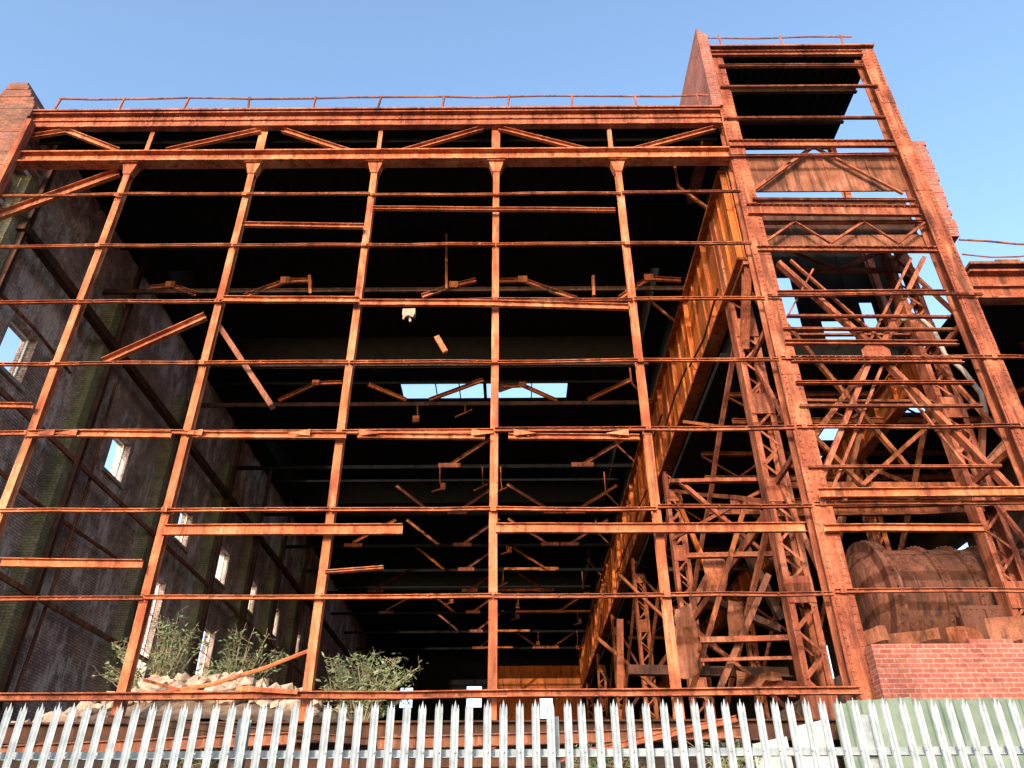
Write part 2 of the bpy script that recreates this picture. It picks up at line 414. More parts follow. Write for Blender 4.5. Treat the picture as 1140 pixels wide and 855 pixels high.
for (pp, r) in (([(-13.8,16.2,14.9),(-13.5,17.5,14.7),(-13.7,20,14.8)],.05), ([(-13.8,16,11),(-13.6,20,10.6),(-13.7,26,10.9)],.06), ([(-13.7,22.5,16),(-13.6,22.6,12),(-13.7,22.4,5)],.05), ([(-13.7,19.2,13),(-13.6,19.2,9),(-13.7,19.4,4)],.05)):
    m = MB(); m.tube(pp, r); m.obj('wall_pipe', M_MID, hall)
holesB = [(-10.6,-9.4,14.6,16.4),(-4.4,-3.0,14.6,16.5),(2.4,3.6,13.6,15.4)]
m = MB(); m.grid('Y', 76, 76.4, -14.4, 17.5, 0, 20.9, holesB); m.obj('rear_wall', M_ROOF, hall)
m = MB(); m.box(-1.7,6.3,75.85,75.95,15.8,18.2); m.box(-1.7,2.3,75.85,75.95,8,15.797); m.box(3.7,6.3,75.85,75.95,8,15.797); m.obj('rear_sheet', M_ORANGE, hall)  # orange panel stands in for the sunlit part of the rear wall

m = MB(); X0 = 6.1
m.box(X0,X0+.04,15.3,74,15.2,18.4); m.box(X0-.22,X0+.26,15.3,74,18.4,18.48); m.box(X0-.2,X0+.26,15.3,74,15.12,15.2)
y = 15.4; i = 0
while y < 74:
    d_ = .16 if i % 3 == 0 else .07
    m.box(X0-d_,X0-.001,y-.015,y+.015,15.201,18.399); y += 1.0+random.uniform(-.12,.12); i += 1
for z in (15.35,16.1,17.45,18.25): m.rivets((X0-.001,15.4,z),(X0-.001,44,z),(-1,0,0),.28,.025)
m.obj('crane_girder', M_ORANGE, hall)
m = MB(); m.box(X0-.12,X0-.02,15.3,74,18.481,18.6); m.obj('crane_rail', M_MID, hall)
for k_ in range(6):
    ya = 17+k_*4.5+random.uniform(-1,1); za = random.uniform(15.5,17)
    m = MB(); m.tube([(X0-.2,ya,za),(X0-.24,ya+2,za-random.uniform(-.2,.4)),(X0-.2,ya+4.2,za+.1)], .035, 5); m.obj('cable_run', M_DARK, hall)
m = MB(); m.beam((6.2,16.9,13.4),(6.2,15.5,15.1), pI(.2,.2)); m.box(6.05,6.35,15.35,17.3,15.0,15.118); m.obj('crane_bracket', M_RED, hall)
m = MB(); m.box(6.42,6.46,15.62,76,14.5,20.9); m.obj('clerestory_sheet', M_ROOF, hall)
m = MB(); m.box(6.12,6.6,18.7,76,14.3,14.5); m.obj('valley_beam', M_ROOF, hall)
y = 17
while y < 60:
    m = MB(); m.beam((6.05,y,18.6),(5.2,y,19.6), pL(.08,.08)); m.beam((5.2,y,19.6),(5.2,y,20.9), pL(.07,.07)); m.obj('bracket', M_MID, hall); y += 5.7
YC = [28, 38, 48, 58, 68]
def laced(name, x, y, z0, z1, par, mat, w=.5, d=.4):
    m = MB()
    for sx in (-1, 1):
        m.beam((x+sx*(w/2-.07),y,z0),(x+sx*(w/2-.07),y,z1), pC(.14,d,.02) if sx<0 else [( -q[0],q[1]) for q in pC(.14,d,.02)][::-1])
    z = z0; s = 1; st = .5
    while z+st < z1:
        for yy in (-d/2-.012, d/2+.012):
            m.beam((x-s*(w/2-.06),y+yy,z),(x+s*(w/2-.06),y+yy,z+st), pbox(.02,.06), up=(1,0,.01))
        z += st; s = -s
    for sx in (-1,1): m.rivets((x+sx*(w/2-.05),y-d/2-.001,z0),(x+sx*(w/2-.05),y-d/2-.001,z1),(0,-1,0),.225,.02)
    z = z0+1.5
    while z < z1-.5: m.box(x-w/2+.01,x+w/2-.01,y-d/2-.045,y-d/2-.025,z-.3,z+.3); z += 2.4
    return m.obj(name, mat, par)
for y in YC:
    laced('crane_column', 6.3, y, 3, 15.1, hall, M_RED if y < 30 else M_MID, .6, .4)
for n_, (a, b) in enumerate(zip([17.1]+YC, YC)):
    mt = M_RED if n_ == 0 else (M_MID if n_ < 3 else M_DARK)  # darker rust in deeper bays, interior shade put into the material
    for (z0, z1) in ((9.2,14.2),(4,9)):
        for (ya, za, yb, zb) in ((a+.3,z0,b-.3,z1),(a+.3,z1,b-.3,z0)):
            bm1('cross_brace', (6.3+(.06 if za<zb else -.06),ya,za),(6.3+(.06 if za<zb else -.06),yb,zb), pL(.12,.12), mt, hall, amp=.04)
    bm1('tie_beam', (6.3,a+.25,9.1),(6.3,b-.25,9.1), pC(.1,.25), mt, hall)
m = MB(); z = 0.0
while z < 21.75:
    h = .17 if z > 14 else 2.0
    t = max(0, (z-20.7)/1.1)
    m.box(-15.2+t*.2+random.uniform(-.02,.03), -13.95-t*.6-random.uniform(0,.07), 14.7+random.uniform(-.012,.012), 16.0, z+.002, z+h)
    z += h
m.obj('corner_pier', M_PIER, hall)
m = MB(); m.box(-13.93,-13.75,14.6,14.85,14.5,20.0); m.obj('corner_column', M_RED, hall)
m = MB(); xs = []; x = -13.4
while x < 6.0: xs.append(x); x += 1.90
m.tube([(x,14.8,21.1+random.uniform(-.04,.04)) for x in [x+d for x in xs for d in (0,1)]][:2*len(xs)-1]+[V((5.9,14.8,21.1))], .03, 6)
for x in xs: m.tube([(x,14.8,20.56),(x+random.uniform(-.08,.08),14.8,21.15)], .034, 5)
m.obj('roof_railing', M_RED, hall)
m = MB(); m.beam((-14.2,14.62,4.30),(6.2,14.62,4.34), pC(.12,.13,.02), amp=.02); m.obj('base_rail', M_RED, hall)
m = MB(); m.beam((-14.0,14.7,3.72),(6.2,14.7,3.7), pI(.3,.34,.03,.03)); m.rivets((-14,14.69,3.55),(6,14.69,3.53),(0,-1,0),.3,.02); m.obj('plinth_girder', M_DARK, hall)
m = MB(); m.box(-14.0,6.6,15.15,15.44,0,3.7); m.obj('plinth_wall', M_DBRICK, hall)

# ------------------------------------------------------------------ loose pieces hanging in the frame
for (a, b, w, lab) in [((-20,247),(132,192),.3,'wide rusty channel propped diagonally in the frame'),
                  ((115,403),(229,352),.2,'rusty angle wedged diagonally behind a mullion'),
                  ((243,362),(303,453),.22,'rusty channel dangling at a steep slant'),
                  ((362,637),(427,632),.06,'thin bent strip caught on a mullion'),
                  ((486,375),(496,392),.08,'short rusty offcut hanging in the opening'),
                  ((332,771),(264,767),.08,'rusty channel lying across the rubble'),]:
    Y = 15.2 if w > .15 else 14.6
    bm1('loose_beam', S(*a,Y), S(*b,Y), pC(.12,w,.015), M_RUST if w != .22 else M_SHEET, amp=.01, label=lab, category='steel beam')
m = MB(); p = S(456,350,14.7); m.box(p.x-.16,p.x+.14,p.y-.1,p.y+.06,p.z-.05,p.z+.1); m.tube([p,p+V((.03,0,-.22))],.03); m.tube([p+V((-.12,0,0)),p+V((-.14,0,-.15))],.025)
m.poly([p+V((-.16,-.11,-.05)),p+V((.14,-.11,-.05)),p+V((.1,-.12,-.17)),p+V((-.02,-.11,-.1)),p+V((-.12,-.12,-.2))],[(0,1,2,3,4)])
m.obj('broken_bracket', M_STONE, label='crumbling brown bracket hanging under a rail', category='bracket')

# ------------------------------------------------------------------ tower
tower = thing('steel_tower', (8.9, 16, 0), 'tall rusty riveted steel tower with braced columns', 'steel tower')
def platecol(name, x, y, z0, z1, w, d, mat, par):
    m = MB(); m.beam((x,y,z0),(x,y,z1), pI(w,d,.03,.05), amp=0)
    m.box(x-w*.38,x+w*.38,y-d/2-.02,y-d/2-.001,z0,z1)
    for sx in (-1,1):
        m.rivets((x+sx*w*.30,y-d/2-.02,z0),(x+sx*w*.30,y-d/2-.02,z1),(0,-1,0),.15,.03)
        m.rivets((x+sx*w*.46,y-d/2,z0),(x+sx*w*.46,y-d/2,z1),(0,-1,0),.15,.018)
    z = z0+1.2
    while z < z1:
        m.box(x-w/2+.02,x+w/2-.02,y-d/2-.035,y-d/2-.021,z-.25,z+.25)
        z += 3.64
    return m.obj(name, mat, par)
platecol('column', XL, 15.05, 3.0, 23.35, .46, .4, M_RED, tower)
platecol('column', XR, 15.05, 5.25, 23.35, .46, .4, M_RED, tower)
laced('column', XL-.02, 17.15, 3, 18.2, tower, M_RED, .62, .42)
laced('column', XR+.05, 17.15, 5.25, 18.2, tower, M_RED, .62, .42)
TB = [(790,60,966,59,.22),(800,74,968,73,.1),(802,97,983,96,.05),(806,132,992,131,.06),(812,160,1003,160,.26),(812,174,1005,172,.08),(838,222,1024,223,.07),
      (832,233,1030,235,.36),(843,277,1050,278,.17),(866,326,1060,325,.10),(876,352,1063,353,.05),(872,366,1068,367,.05),(874,381,1072,382,.12),
      (880,400,1078,401,.16),(886,426,1090,426,.07),(890,452,1100,452,.05),(900,520,1120,519,.05)]
for (x0,y0,x1,y1,h) in TB:
    p, q = S(x0,y0,14.78), S(x1-6,y1,14.78)
    m = MB(); m.beam(p, q, pC(.1,h,.015), amp=.012 if h < .12 else 0)
    if h > .15:
        for e in (-h*.3, h*.3): m.rivets(p+V((0,-.051,e)), q+V((0,-.051,e)), (0,-1,0), .16, .018)
    m.obj('cross_beam', M_RED, tower)
for (x0,y0,x1,y1,h,y) in [(912,549,1165,547,.2,14.6),(918,588,1096,588,.15,14.7),(845,248,1030,247,.08,15.2)]:
    m = MB(); m.beam(S(x0,y0,y), S(x1,y1,y), pC(.1,h,.015), amp=.02); m.obj('sheeting_rail', M_RUST, tower)
for k in (1,2,3,4): girt(XL-.15, 17.0, ZG[k]+.03, ZG[k], .08, M_RED, 14.79, tower)
girt(XL-.15, XR+.3, ZG[5], ZG[5], .06, M_RED, 14.72, tower)
zz = [(850,270),(885,246),(925,270),(962,246),(1000,270),(1030,247)]
for a, b in zip(zz, zz[1:]): bm1('lattice_bar', S(*a,15), S(*b,15), pL(.06,.08), M_RED, tower)
for a, b, w in [((832,216),(906,162),.13),((905,162),(1006,215),.13),
             ((866,293),(974,388),.18),((980,398),(1130,550),.18),
             ((1028,288),(980,386),.17),((1014,288),(966,384),.1),((968,402),(908,548),.18),((984,402),(925,548),.1),
             ((905,300),(878,350),.07),((1000,425),(1075,520),.07),
             ((880,290),(985,382),.08)]:
    m = MB(); p, q = S(*a,14.98), S(*b,14.98); m.beam(p, q, pL(w*.6,w), amp=.01)
    if w > .15: m.rivets(p+V((0,-w*.3-.03,0)), q+V((0,-w*.3-.03,0)), (0,-1,0), .2, .02)
    m.obj('diagonal_brace', M_RED, tower)
oc = ((-.5,-.1),(-.25,-.42),(.25,-.42),(.5,-.1),(.5,.15),(.2,.42),(-.2,.42),(-.5,.15))
m = MB(); p = S(976,393,14.8); m.poly([p+V((x*.65,0,z*.65)) for x,z in oc]+[p+V((x*.65,.03,z*.65)) for x,z in oc],
       [tuple(range(8)),tuple(range(15,7,-1))]+[(i,(i+1)%8,(i+1)%8+8,i+8) for i in range(8)])
for z in (-.2,-.04,.1,.2): m.rivets(p+V((-.18,0,z)),p+V((.18,0,z)),(0,-1,0),.1,.022)
m.obj('gusset_plate', M_RED, tower)
for a, b, w in [((838,318),(1010,520),.14),((1030,320),(880,520),.14),((835,300),(1020,300),.22),((840,262),(935,300),.12),((1022,262),(935,300),.12),
                ((850,372),(1035,372),.12),((862,445),(1060,446),.12),((872,540),(1085,540),.2),((870,450),(960,540),.1),((1060,450),(960,540),.1)]:
    m = MB(); m.beam(S(*a,17.0+w), S(*b,17.0+w), pL(.1,w), amp=.02); m.obj('diagonal_brace', M_MID, tower)
for x in (XL, XR):
    for z0, z1 in ((6,9.5),(9.5,13),(13,16.5)):
        bm1('side_brace', (x+.03,15.3,z0),(x+.03,16.95,z1), pL(.08,.1), M_RED, tower)
        bm1('side_brace', (x-.06,15.3,z1),(x-.06,16.95,z1), pL(.08,.14), M_RED, tower)
m = MB(); m.box(6.25,11.4,14.95,18.6,23.4,23.46)
x = 6.4
while x < 11.3: m.box(x-.03,x+.03,15.3,18.6,23.33,23.398); x += .27
m.obj('roof', M_ROOF, tower)
for y in (16.2,17.4,18.5):
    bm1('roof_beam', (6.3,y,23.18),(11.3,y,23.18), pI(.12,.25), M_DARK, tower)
m = MB(); m.poly([(5.93,14.75,20.6),(6.24,14.75,20.6),(6.24,14.75,24.0),(5.93,14.75,24.35),(5.93,18.7,20.6),(6.24,18.7,20.6),(6.24,18.7,24.0),(5.93,18.7,24.35)],
     [(0,1,2,3),(7,6,5,4),(0,4,5,1),(1,5,6,2),(2,6,7,3),(3,7,4,0)]); m.obj('side_wall', M_BRICK, tower)
m = MB(); m.box(6.25,11.4,14.75,14.94,23.44,23.5); m.obj('eaves_capping', M_RED, tower)
m = MB()
m.tube([S(783,42,14.8),S(840,43,14.8),S(900,41,14.8),S(948,41,14.8)], .026)
for px in (800,868,935): p = S(px,39,14.8); m.tube([V((p.x,p.y,23.5)), p], .028, 5)
m.obj('roof_railing', M_RED, tower)
bm1('rear_post', (11.2,18.4,14.8),(11.2,18.4,23.3), pI(.2,.2), M_RED, tower)
bm1('diagonal_brace', (11.2,15.2,19.4),(11.2,18.3,23.2), pL(.1,.1), M_RED, tower)
m = MB()
m.box(6.5,11.0,15.2,15.24,17.5,18.95)
for xx in (7.7,8.9,10.1): m.box(xx-.03,xx+.03,15.17,15.199,17.5,18.95)
m.rivets((6.6,15.2,18.7),(10.9,15.2,18.7),(0,-1,0),.2,.02)
m.obj('cladding_sheet', M_SHEET, tower)
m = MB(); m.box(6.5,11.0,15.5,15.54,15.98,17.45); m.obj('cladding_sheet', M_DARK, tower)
m = MB(); m.box(6.5,11.0,15.3,15.34,15.5,15.95); m.rivets((6.7,15.3,15.55),(10.9,15.3,15.55),(0,-1,0),.15,.02); m.rivets((6.7,15.3,15.9),(10.9,15.3,15.9),(0,-1,0),.15,.02); m.obj('plate_girder', M_SHEET, tower)
m = MB(); m.grid('Y', 18.62, 18.66, 6.6, 12.0, 14.3, 20.0, [(7.6,8.7,15.3,17.3),(9.3,10.2,14.8,15.6),(10.6,11.0,15.3,16.3)])
x = 6.7
while x < 11.9:
    if not (7.5 < x < 8.8 or 9.25 < x < 10.25 or 10.5 < x < 11.05): m.box(x,x+.06,18.59,18.619,14.3,20.0)
    x += .3
m.obj('rear_sheet', M_ROOF, tower)
m = MB(); z = 15.6
while z < 19.2:
    m.box(11.39, 11.74+.1*(z-16)/3+random.uniform(-.05,.04), 15.0+random.uniform(-.01,.01), 15.6, z+.002, z+.16); z += .16
m.obj('brick_pier', M_BRICK, tower)

# ------------------------------------------------------------------ side aisle
aisle = thing('side_aisle', (14, 20, 0), 'low derelict factory aisle with a holed roof', 'factory aisle')
m = MB(); m.grid('Z', 14.32, 14.42, 6.6, 17.0, 18.7, 76, [(10.6,11.4,22.6,24.0),(10.7,11.3,24.8,26),(12.6,13.6,21.5,22.1)]); m.obj('roof', M_ROOF, aisle)
m = MB(); m.grid('Z', 14.3, 14.4, 11.95, 17.0, 15.3, 18.69, []); m.obj('roof', M_ROOF, aisle)
m = MB(); m.box(11.45,17.2,15.0,15.06,13.5,14.25); m.box(11.45,17.2,14.8,15.2,14.251,14.31); m.box(11.45,17.2,14.85,15.15,13.45,13.499); m.rivets((11.7,15,14.15),(17,15,14.15),(0,-1,0),.18,.02)
m.box(11.45,17.2,14.9,14.999,13.85,13.9); m.obj('eaves_girder', M_RED, aisle)
m = MB(); x = 11.5
while x < 17:
    w = random.uniform(.5,1.4); m.box(x,x+w-.01,14.75,15.3,14.45,14.5+random.uniform(0,.12)); x += w
m.obj('eaves_capping', M_SHEET, aisle)
m = MB()
m.tube([(11.5+i*.7,14.8,15.2+.1*cos(i*1.1)) for i in range(9)], .028)
m.tube([(11.5+i*.7,14.9,14.85+.08*cos(i*1.5+1)) for i in range(9)], .02)
m.obj('slack_cable', M_RED, aisle)
m = MB(); m.grid('X', 16.6, 17.0, 15.3, 76, 0, 14.3, [(20,22,8,12),(27,29,8,12),(34,36,8,12),(42,44,8,12)]); m.obj('side_wall', M_DBRICK, aisle)
for y in (23, 30, 38, 48):
    laced('column', 11.4, y, 3, 13.2, aisle, M_MID, .45, .4)
for a, b in zip((17.1,23,30),(23,30,38)):
    for ya, za, yb, zb in ((a+.3,8.8,b-.3,12.8),(a+.3,12.8,b-.3,8.8)):
        bm1('cross_brace', (11.4+(.07 if za<zb else -.07),ya,za),(11.4+(.07 if za<zb else -.07),yb,zb), pL(.1,.12), M_MID, aisle, amp=.04)
m = MB(); m.box(11.3,11.34,17.5,74,13.0,14.0); m.box(11.15,11.5,17.5,74,14.0,14.05); m.box(11.15,11.5,17.5,74,12.95,13.0)
y = 18
while y < 74: m.box(11.17,11.299,y,y+.03,13.001,13.999); y += 1.3
m.obj('runway_girder', M_ORANGE, aisle)
for y in (20.5,24.5,29,34,40,46):
    m = MB(); m.beam((6.7,y,13.2),(16.6,y,13.2), pI(.12,.18)); m.beam((6.7,y,14.15),(16.6,y,14.15), pI(.12,.15))
    x = 6.7; s = 0
    while x < 16: m.beam((x,y,13.25 if s else 14.1),(x+1.2,y,14.1 if s else 13.25), pL(.08,.08)); x += 1.2; s = 1-s
    m.obj('roof_truss', M_MID if y < 30 else M_DARK, aisle)  # deep trusses take the darker rust, shade put into the colour
for (y, z) in ((19.5,9.8),(22,11.2),(25,12.2)):
    m = MB(); m.beam((6.7,y,z),(16.5,y,z+random.uniform(-.2,.2)), pC(.12,.26,.02), amp=.04)
    m.obj('floor_beam', M_MID, aisle)
for (a,b,Y,w) in [((1100,340),(1090,560),20,.15),((1150,430),(1030,470),19,.12),((960,470),(930,600),21,.12),((1000,330),(1060,430),19,.1),
                  ((1085,330),(1150,395),18,.12),((1150,460),(1060,560),18.5,.2),((900,470),(1010,450),22,.12)]:
    bm1('strut', S(*a,Y), S(*b,Y), pI(w,w,.02), random.choice((M_MID,M_SHEET,M_RED)), aisle, amp=.02)
m = MB(); pp = [S(1003,356,16.2),S(1022,352,16.2),S(1040,368,16.2),S(1052,395,16.1),S(1072,412,16.0),S(1092,438,15.9),S(1098,462,15.9)]
m.tube(pp, .06, 8); m.obj('bent_pipe', M_GREY, smooth=True, label='bent pale pipe snaking down beside a tower column', category='pipe')

# ------------------------------------------------------------------ platform, brick wall, boiler
m = MB(); m.box(6.75,17.4,14.75,24,0,5.05); m.obj('concrete_platform', M_SOIL, kind='structure')
m = MB()
m.box(6.5,17.4,14.42,14.74,0,5.1)
x = 6.5
while x < 17:
    w = random.uniform(.3,1.1); hh = random.choice((0,.0,.08,.08))
    if hh: m.box(x,min(17.4,x+w),14.43,14.73,5.101,5.1+hh)
    x += w+.01
m.obj('brick_wall', M_BRICK, label='red brick retaining wall with ragged top courses', category='brick wall')
boiler = thing('boiler', (11.2,18.9,5.05), 'large rusty riveted boiler drum on cradles', 'boiler')
CZ = 7.1
m = MB(); n = 56
xs = [8.3,8.32,8.42,8.6,8.62,8.9,8.92]; rs = [.5,.9,1.18,1.3,1.55,1.55,1.33]
x = 9.9
while x < 16.0: xs += [x,x+.015,x+.14,x+.155]; rs += [1.33,1.40,1.40,1.33]; x += .75
xs.append(16.5); rs.append(1.33)
pts = []
for x, r in zip(xs, rs):
    for j in range(n):
        a = 2*pi*j/n; rr = r*(1+.012*noise.noise(V((x*1.5,cos(a)*2,sin(a)*2)))); pts.append((x, 18.9+rr*cos(a), CZ+rr*sin(a)))
m.poly(pts, [(i*n+j,i*n+(j+1)%n,(i+1)*n+(j+1)%n,(i+1)*n+j) for i in range(len(xs)-1) for j in range(n)]+[tuple(range(n)),tuple((len(xs)-1)*n+j for j in range(n))])
for x, rr in ((8.76,1.55),(9.97,1.40),(10.72,1.40),(11.47,1.4),(12.22,1.4),(12.97,1.4)):
    for j in range(48):
        a = 2*pi*j/48; c = V((x,18.9+rr*cos(a),CZ+rr*sin(a))); nn = V((0,cos(a),sin(a)))
        m.rivets(c-V((.01,0,0)), c+V((.01,0,0)), nn, 1, .04)
m.obj('drum', M_BOIL, boiler)
for x in (9.3,11.2,13.5,15.5):
    m = MB(); m.box(x-.15,x+.15,18.2,19.6,5.06,5.95); m.obj('cradle', M_MID, boiler)
m = MB(); m.box(9.9,11.1,17.2,17.3,5.1,6.6); m.rivets((9.95,17.2,6.52),(11.05,17.2,6.52),(0,-1,0),.14,.03); m.box(10.45,10.5,17.15,17.199,5.2,6.5); m.obj('casing_panel', M_BOIL, boiler)
m = MB(); m.box(11.5,13.4,17.0,17.15,5.1,6.5); m.box(12.2,12.25,16.95,16.999,5.2,6.4); m.box(13.0,13.05,16.95,16.999,5.2,6.4); m.rivets((11.55,17.0,6.42),(13.35,17.0,6.42),(0,-1,0),.14,.03); m.obj('casing_panel', M_SHEET, boiler)
def crumple(name, c, sx, sz, mat, label, n=7, amp=.25, tilt=0.3):
    m = MB(); pts = []; sd = random.random()*50
    Rz = Matrix.Rotation(random.uniform(-.5,.5),3,'Z') @ Matrix.Rotation(tilt,3,'X')
    for j in range(n+1):
        for i in range(n+1):
            u, v = (i/n-.5)*sx, (j/n-.5)*sz
            q = noise.noise_vector(V((u*1.6+sd, v*1.6, sd)))*amp
            pts.append(V(c)+Rz@V((u+q.x*.6, q.y*1.4, v+q.z*.6)))
    k = len(pts); pts2 = [p+V((0,.015,0)) for p in pts]
    fs = [(j*(n+1)+i,j*(n+1)+i+1,(j+1)*(n+1)+i+1,(j+1)*(n+1)+i) for j in range(n) for i in range(n)]
    m.poly(pts+pts2, fs+[tuple(q+k for q in f[::-1]) for f in fs])
    m.obj(name, mat, label=label, category='scrap sheet')
for (px,py,Y,sx,sz,mat,lab) in [(763,712,18.5,.5,1.5,M_SHEET,'torn pale brown sheet hanging beside a column'),
        (845,758,18,1.3,.4,M_SHEET,'crumpled rusty sheet lying on the rubble'),(795,640,20,.6,.9,M_RED,'bent rusty chute sheet hung on the frame'),
        (870,765,17.6,.9,.3,M_RED,'folded rusty plate on the rubble'),(968,706,15.4,.8,.28,M_SHEET,'dusty brown plate lying on the platform edge'),
        (1020,708,15.6,.9,.22,M_SHEET,'buckled rusty plate on the platform edge'),(1075,704,15.5,.7,.3,M_MID,'dark folded plate on the platform edge'),
        (1122,700,15.6,.6,.4,M_SHEET,'broken rusty casing on the platform'),(820,690,19,.4,.9,M_SHEET,'narrow torn sheet dangling from a beam')]:
    crumple('scrap_sheet', S(px,py,Y), sx, sz, mat, lab)
for (xa, xb, zt, lab) in ((3.9,4.5,3.5,'white board leaning behind the palisade'),(4.6,5.15,3.75,'stained white board standing behind the palisade')):
    m = MB(); m.poly([(xa,13.5,.3),(xb,13.55,.3),(xb,13.9,zt),(xa,13.85,zt-.12),(xa,13.53,.3),(xb,13.58,.3),(xb,13.93,zt),(xa,13.88,zt-.12)],[(0,1,2,3),(7,6,5,4),(0,4,5,1),(1,5,6,2),(2,6,7,3),(3,7,4,0)])
    m.obj('board', M_BOARD, label=lab, category='board')
conv = thing('conveyor_frame', (7.5,21,3.5), 'tangled rusty conveyor framework between crane columns', 'conveyor frame')
for (a,b,Y,w,mat) in [((757,535),(880,640),20,.16,M_RED),((748,600),(850,545),20,.1,M_MID),((745,535),(905,533),20,.16,M_RED),((765,618),(880,616),19.5,.16,M_RED),
      ((690,640),(790,735),23,.1,M_MID),((800,620),(745,720),21,.2,M_SHEET),((830,560),(770,770),19.5,.12,M_MID),
      ((780,712),(893,709),18.5,.14,M_RED),((665,710),(735,770),26,.12,M_MID),((690,690),(690,770),25,.2,M_MID),((780,735),(893,732),18.4,.08,M_RED),
      ((800,770),(855,640),18.8,.14,M_SHEET),((755,560),(790,640),21,.12,M_ORANGE),((700,745),(880,748),20,.25,M_DARK),((790,665),(870,700),22,.25,M_DARK),
      ((840,480),(760,470),22,.1,M_MID),((755,690),(840,755),20,.12,M_MID),((820,590),(870,690),22,.22,M_DARK)]:
    m = MB(); m.beam(S(*a,Y),S(*b,Y), pL(w,w*1.1,.015), amp=.03); m.obj('frame_member', mat, conv)

# ------------------------------------------------------------------ hoarding and palisade fence
m = MB(); x = 5.25; pts = []; prof = []
while x < 16:
    for dx, dy in ((0,0),(.05,.035),(.12,.035),(.17,0)): prof.append((x+dx, 13.6+dy))
    x += .22
for x, y in prof:
    zt = 3.98+.03*sin(x*2)+(.05 if int(x/1.1)%2 else 0)
    pts += [(x,y,.1),(x,y,zt),(x,y+.01,zt),(x,y+.01,.1)]
fs = []
for i in range(len(prof)-1):
    for j in range(4): fs.append((i*4+j, i*4+(j+1)%4, (i+1)*4+(j+1)%4, (i+1)*4+j))
m.poly(pts, fs); m.obj('corrugated_hoarding', M_GREEN, label='pale green corrugated sheet hoarding behind the palisade', category='hoarding')

fence = thing('palisade_fence', (0,7.3,0), 'galvanised steel palisade fence with pointed pales', 'fence')
def pale_mesh(h):
    xs = [-.034,-.017,0,.017,.034]; ys = [0,.012,.002,.012,0]
    pts = []
    for off in (0,.0035):
        for z in (0, h-.05):
            for x, y in zip(xs, ys): pts.append((x, y+off, z))
        pts += [(-.026,-.003+off,h-.008),(0,.0+off,h+.025),(.026,-.003+off,h-.008)]
    fs = []
    for o in (0,13):
        q = [(i,i+1,i+6,i+5) for i in range(4)]+[(5,6,10),(6,7,11),(7,8,11),(8,9,12)]
        fs += [tuple(a+o for a in f) for f in (q if o == 0 else [f[::-1] for f in q])]
    fs += [(0,13,18,5),(4,9,22,17),(5,18,23,10),(9,12,25,22)]
    me = bpy.data.meshes.new('pale'); me.from_pydata(pts, [], fs); me.materials.append(M_GALV); return me
PM = pale_mesh(2.82)
x = -6.4
while x < 6.5:
    o = bpy.data.objects.new('pale', PM); o.location = (x+random.uniform(-.003,.003), -.05, .06+random.uniform(-.005,.005))
    o.rotation_euler = (0, radians(random.gauss(0,.12)), radians(random.gauss(0,1.2)))
    o.parent = fence; COL.objects.link(o); x += .140
for z in (2.48, .5):
    m = MB(); m.beam((-7,7.32,z),(7,7.32,z), pL(.07,.07,.006)); m.obj('rail', M_GALV, fence)
    m = MB(); m.rivets((-6.4,7.246,z),(6.5,7.246,z),(0,-1,0),.140,.009); m.obj('bolt_row', M_GALV, fence, kind='stuff')
x = -7.9
while x < 7:
    m = MB(); m.beam((x,7.42,0),(x,7.42,2.78), pI(.09,.1,.008,.008)); m.obj('post', M_GALV, fence); x += 2.75

# ------------------------------------------------------------------ rubble stones
SM = []
for k in range(9):
    bm = bmesh.new(); bmesh.ops.create_icosphere(bm, subdivisions=1, radius=1)
    sc = V((random.uniform(.8,1.3),random.uniform(.6,1),random.uniform(.45,.8)))
    for v in bm.verts:
        d = v.co.normalized()
        c = max(-.6, min(.6, d.x)), max(-.6, min(.6, d.y)), max(-.55, min(.55, d.z))
        q = V(c)*(1.15+.5*noise.noise(d*1.9+V((k*9,0,0))))
        v.co = V((q.x*sc.x, q.y*sc.y, q.z*sc.z))
    me = bpy.data.meshes.new('rubble_stone'); bm.to_mesh(me); bm.free(); me.materials.append(M_STONE); SM.append(me)
for i in range(298):
    if i < 270: x = random.uniform(-9.4,-4.0); y = random.uniform(15.9,17.0)
    elif i < 280: x = random.gauss(-3.3,1.1); y = random.uniform(15.7,17.6)
    else: x = random.uniform(-13,5); y = random.uniform(15.7,17.5)
    if not -13.3 < x < 5.8: continue
    r = random.choice((.09,.11,.13,.16,.2,.25))
    o = bpy.data.objects.new('rubble_stone', SM[i%9]); o.location = (x,y,mh(x,y)+r*.5); o.scale = (r,r,r)
    o.rotation_euler = (random.uniform(-.9,.9),random.uniform(-.9,.9),random.uniform(0,6)); COL.objects.link(o)
    o['label'] = 'broken lump of pale masonry on the rubble heap'; o['category'] = 'rubble stone'; o['group'] = 'masonry rubble heaped inside the frame'
for (a,b,Y,r) in (((175,772),(345,724),15.6,.04),((160,757),(290,770),15.6,.03)):
    p, q = S(*a,Y), S(*b,Y); m = MB(); m.tube([p,p.lerp(q,.35)+V((0,0,-.12)),p.lerp(q,.7)+V((0,0,-.1)),q], r); m.obj('bent_pipe', M_RUST, label='rusty bent pipe lying over the rubble', category='pipe')

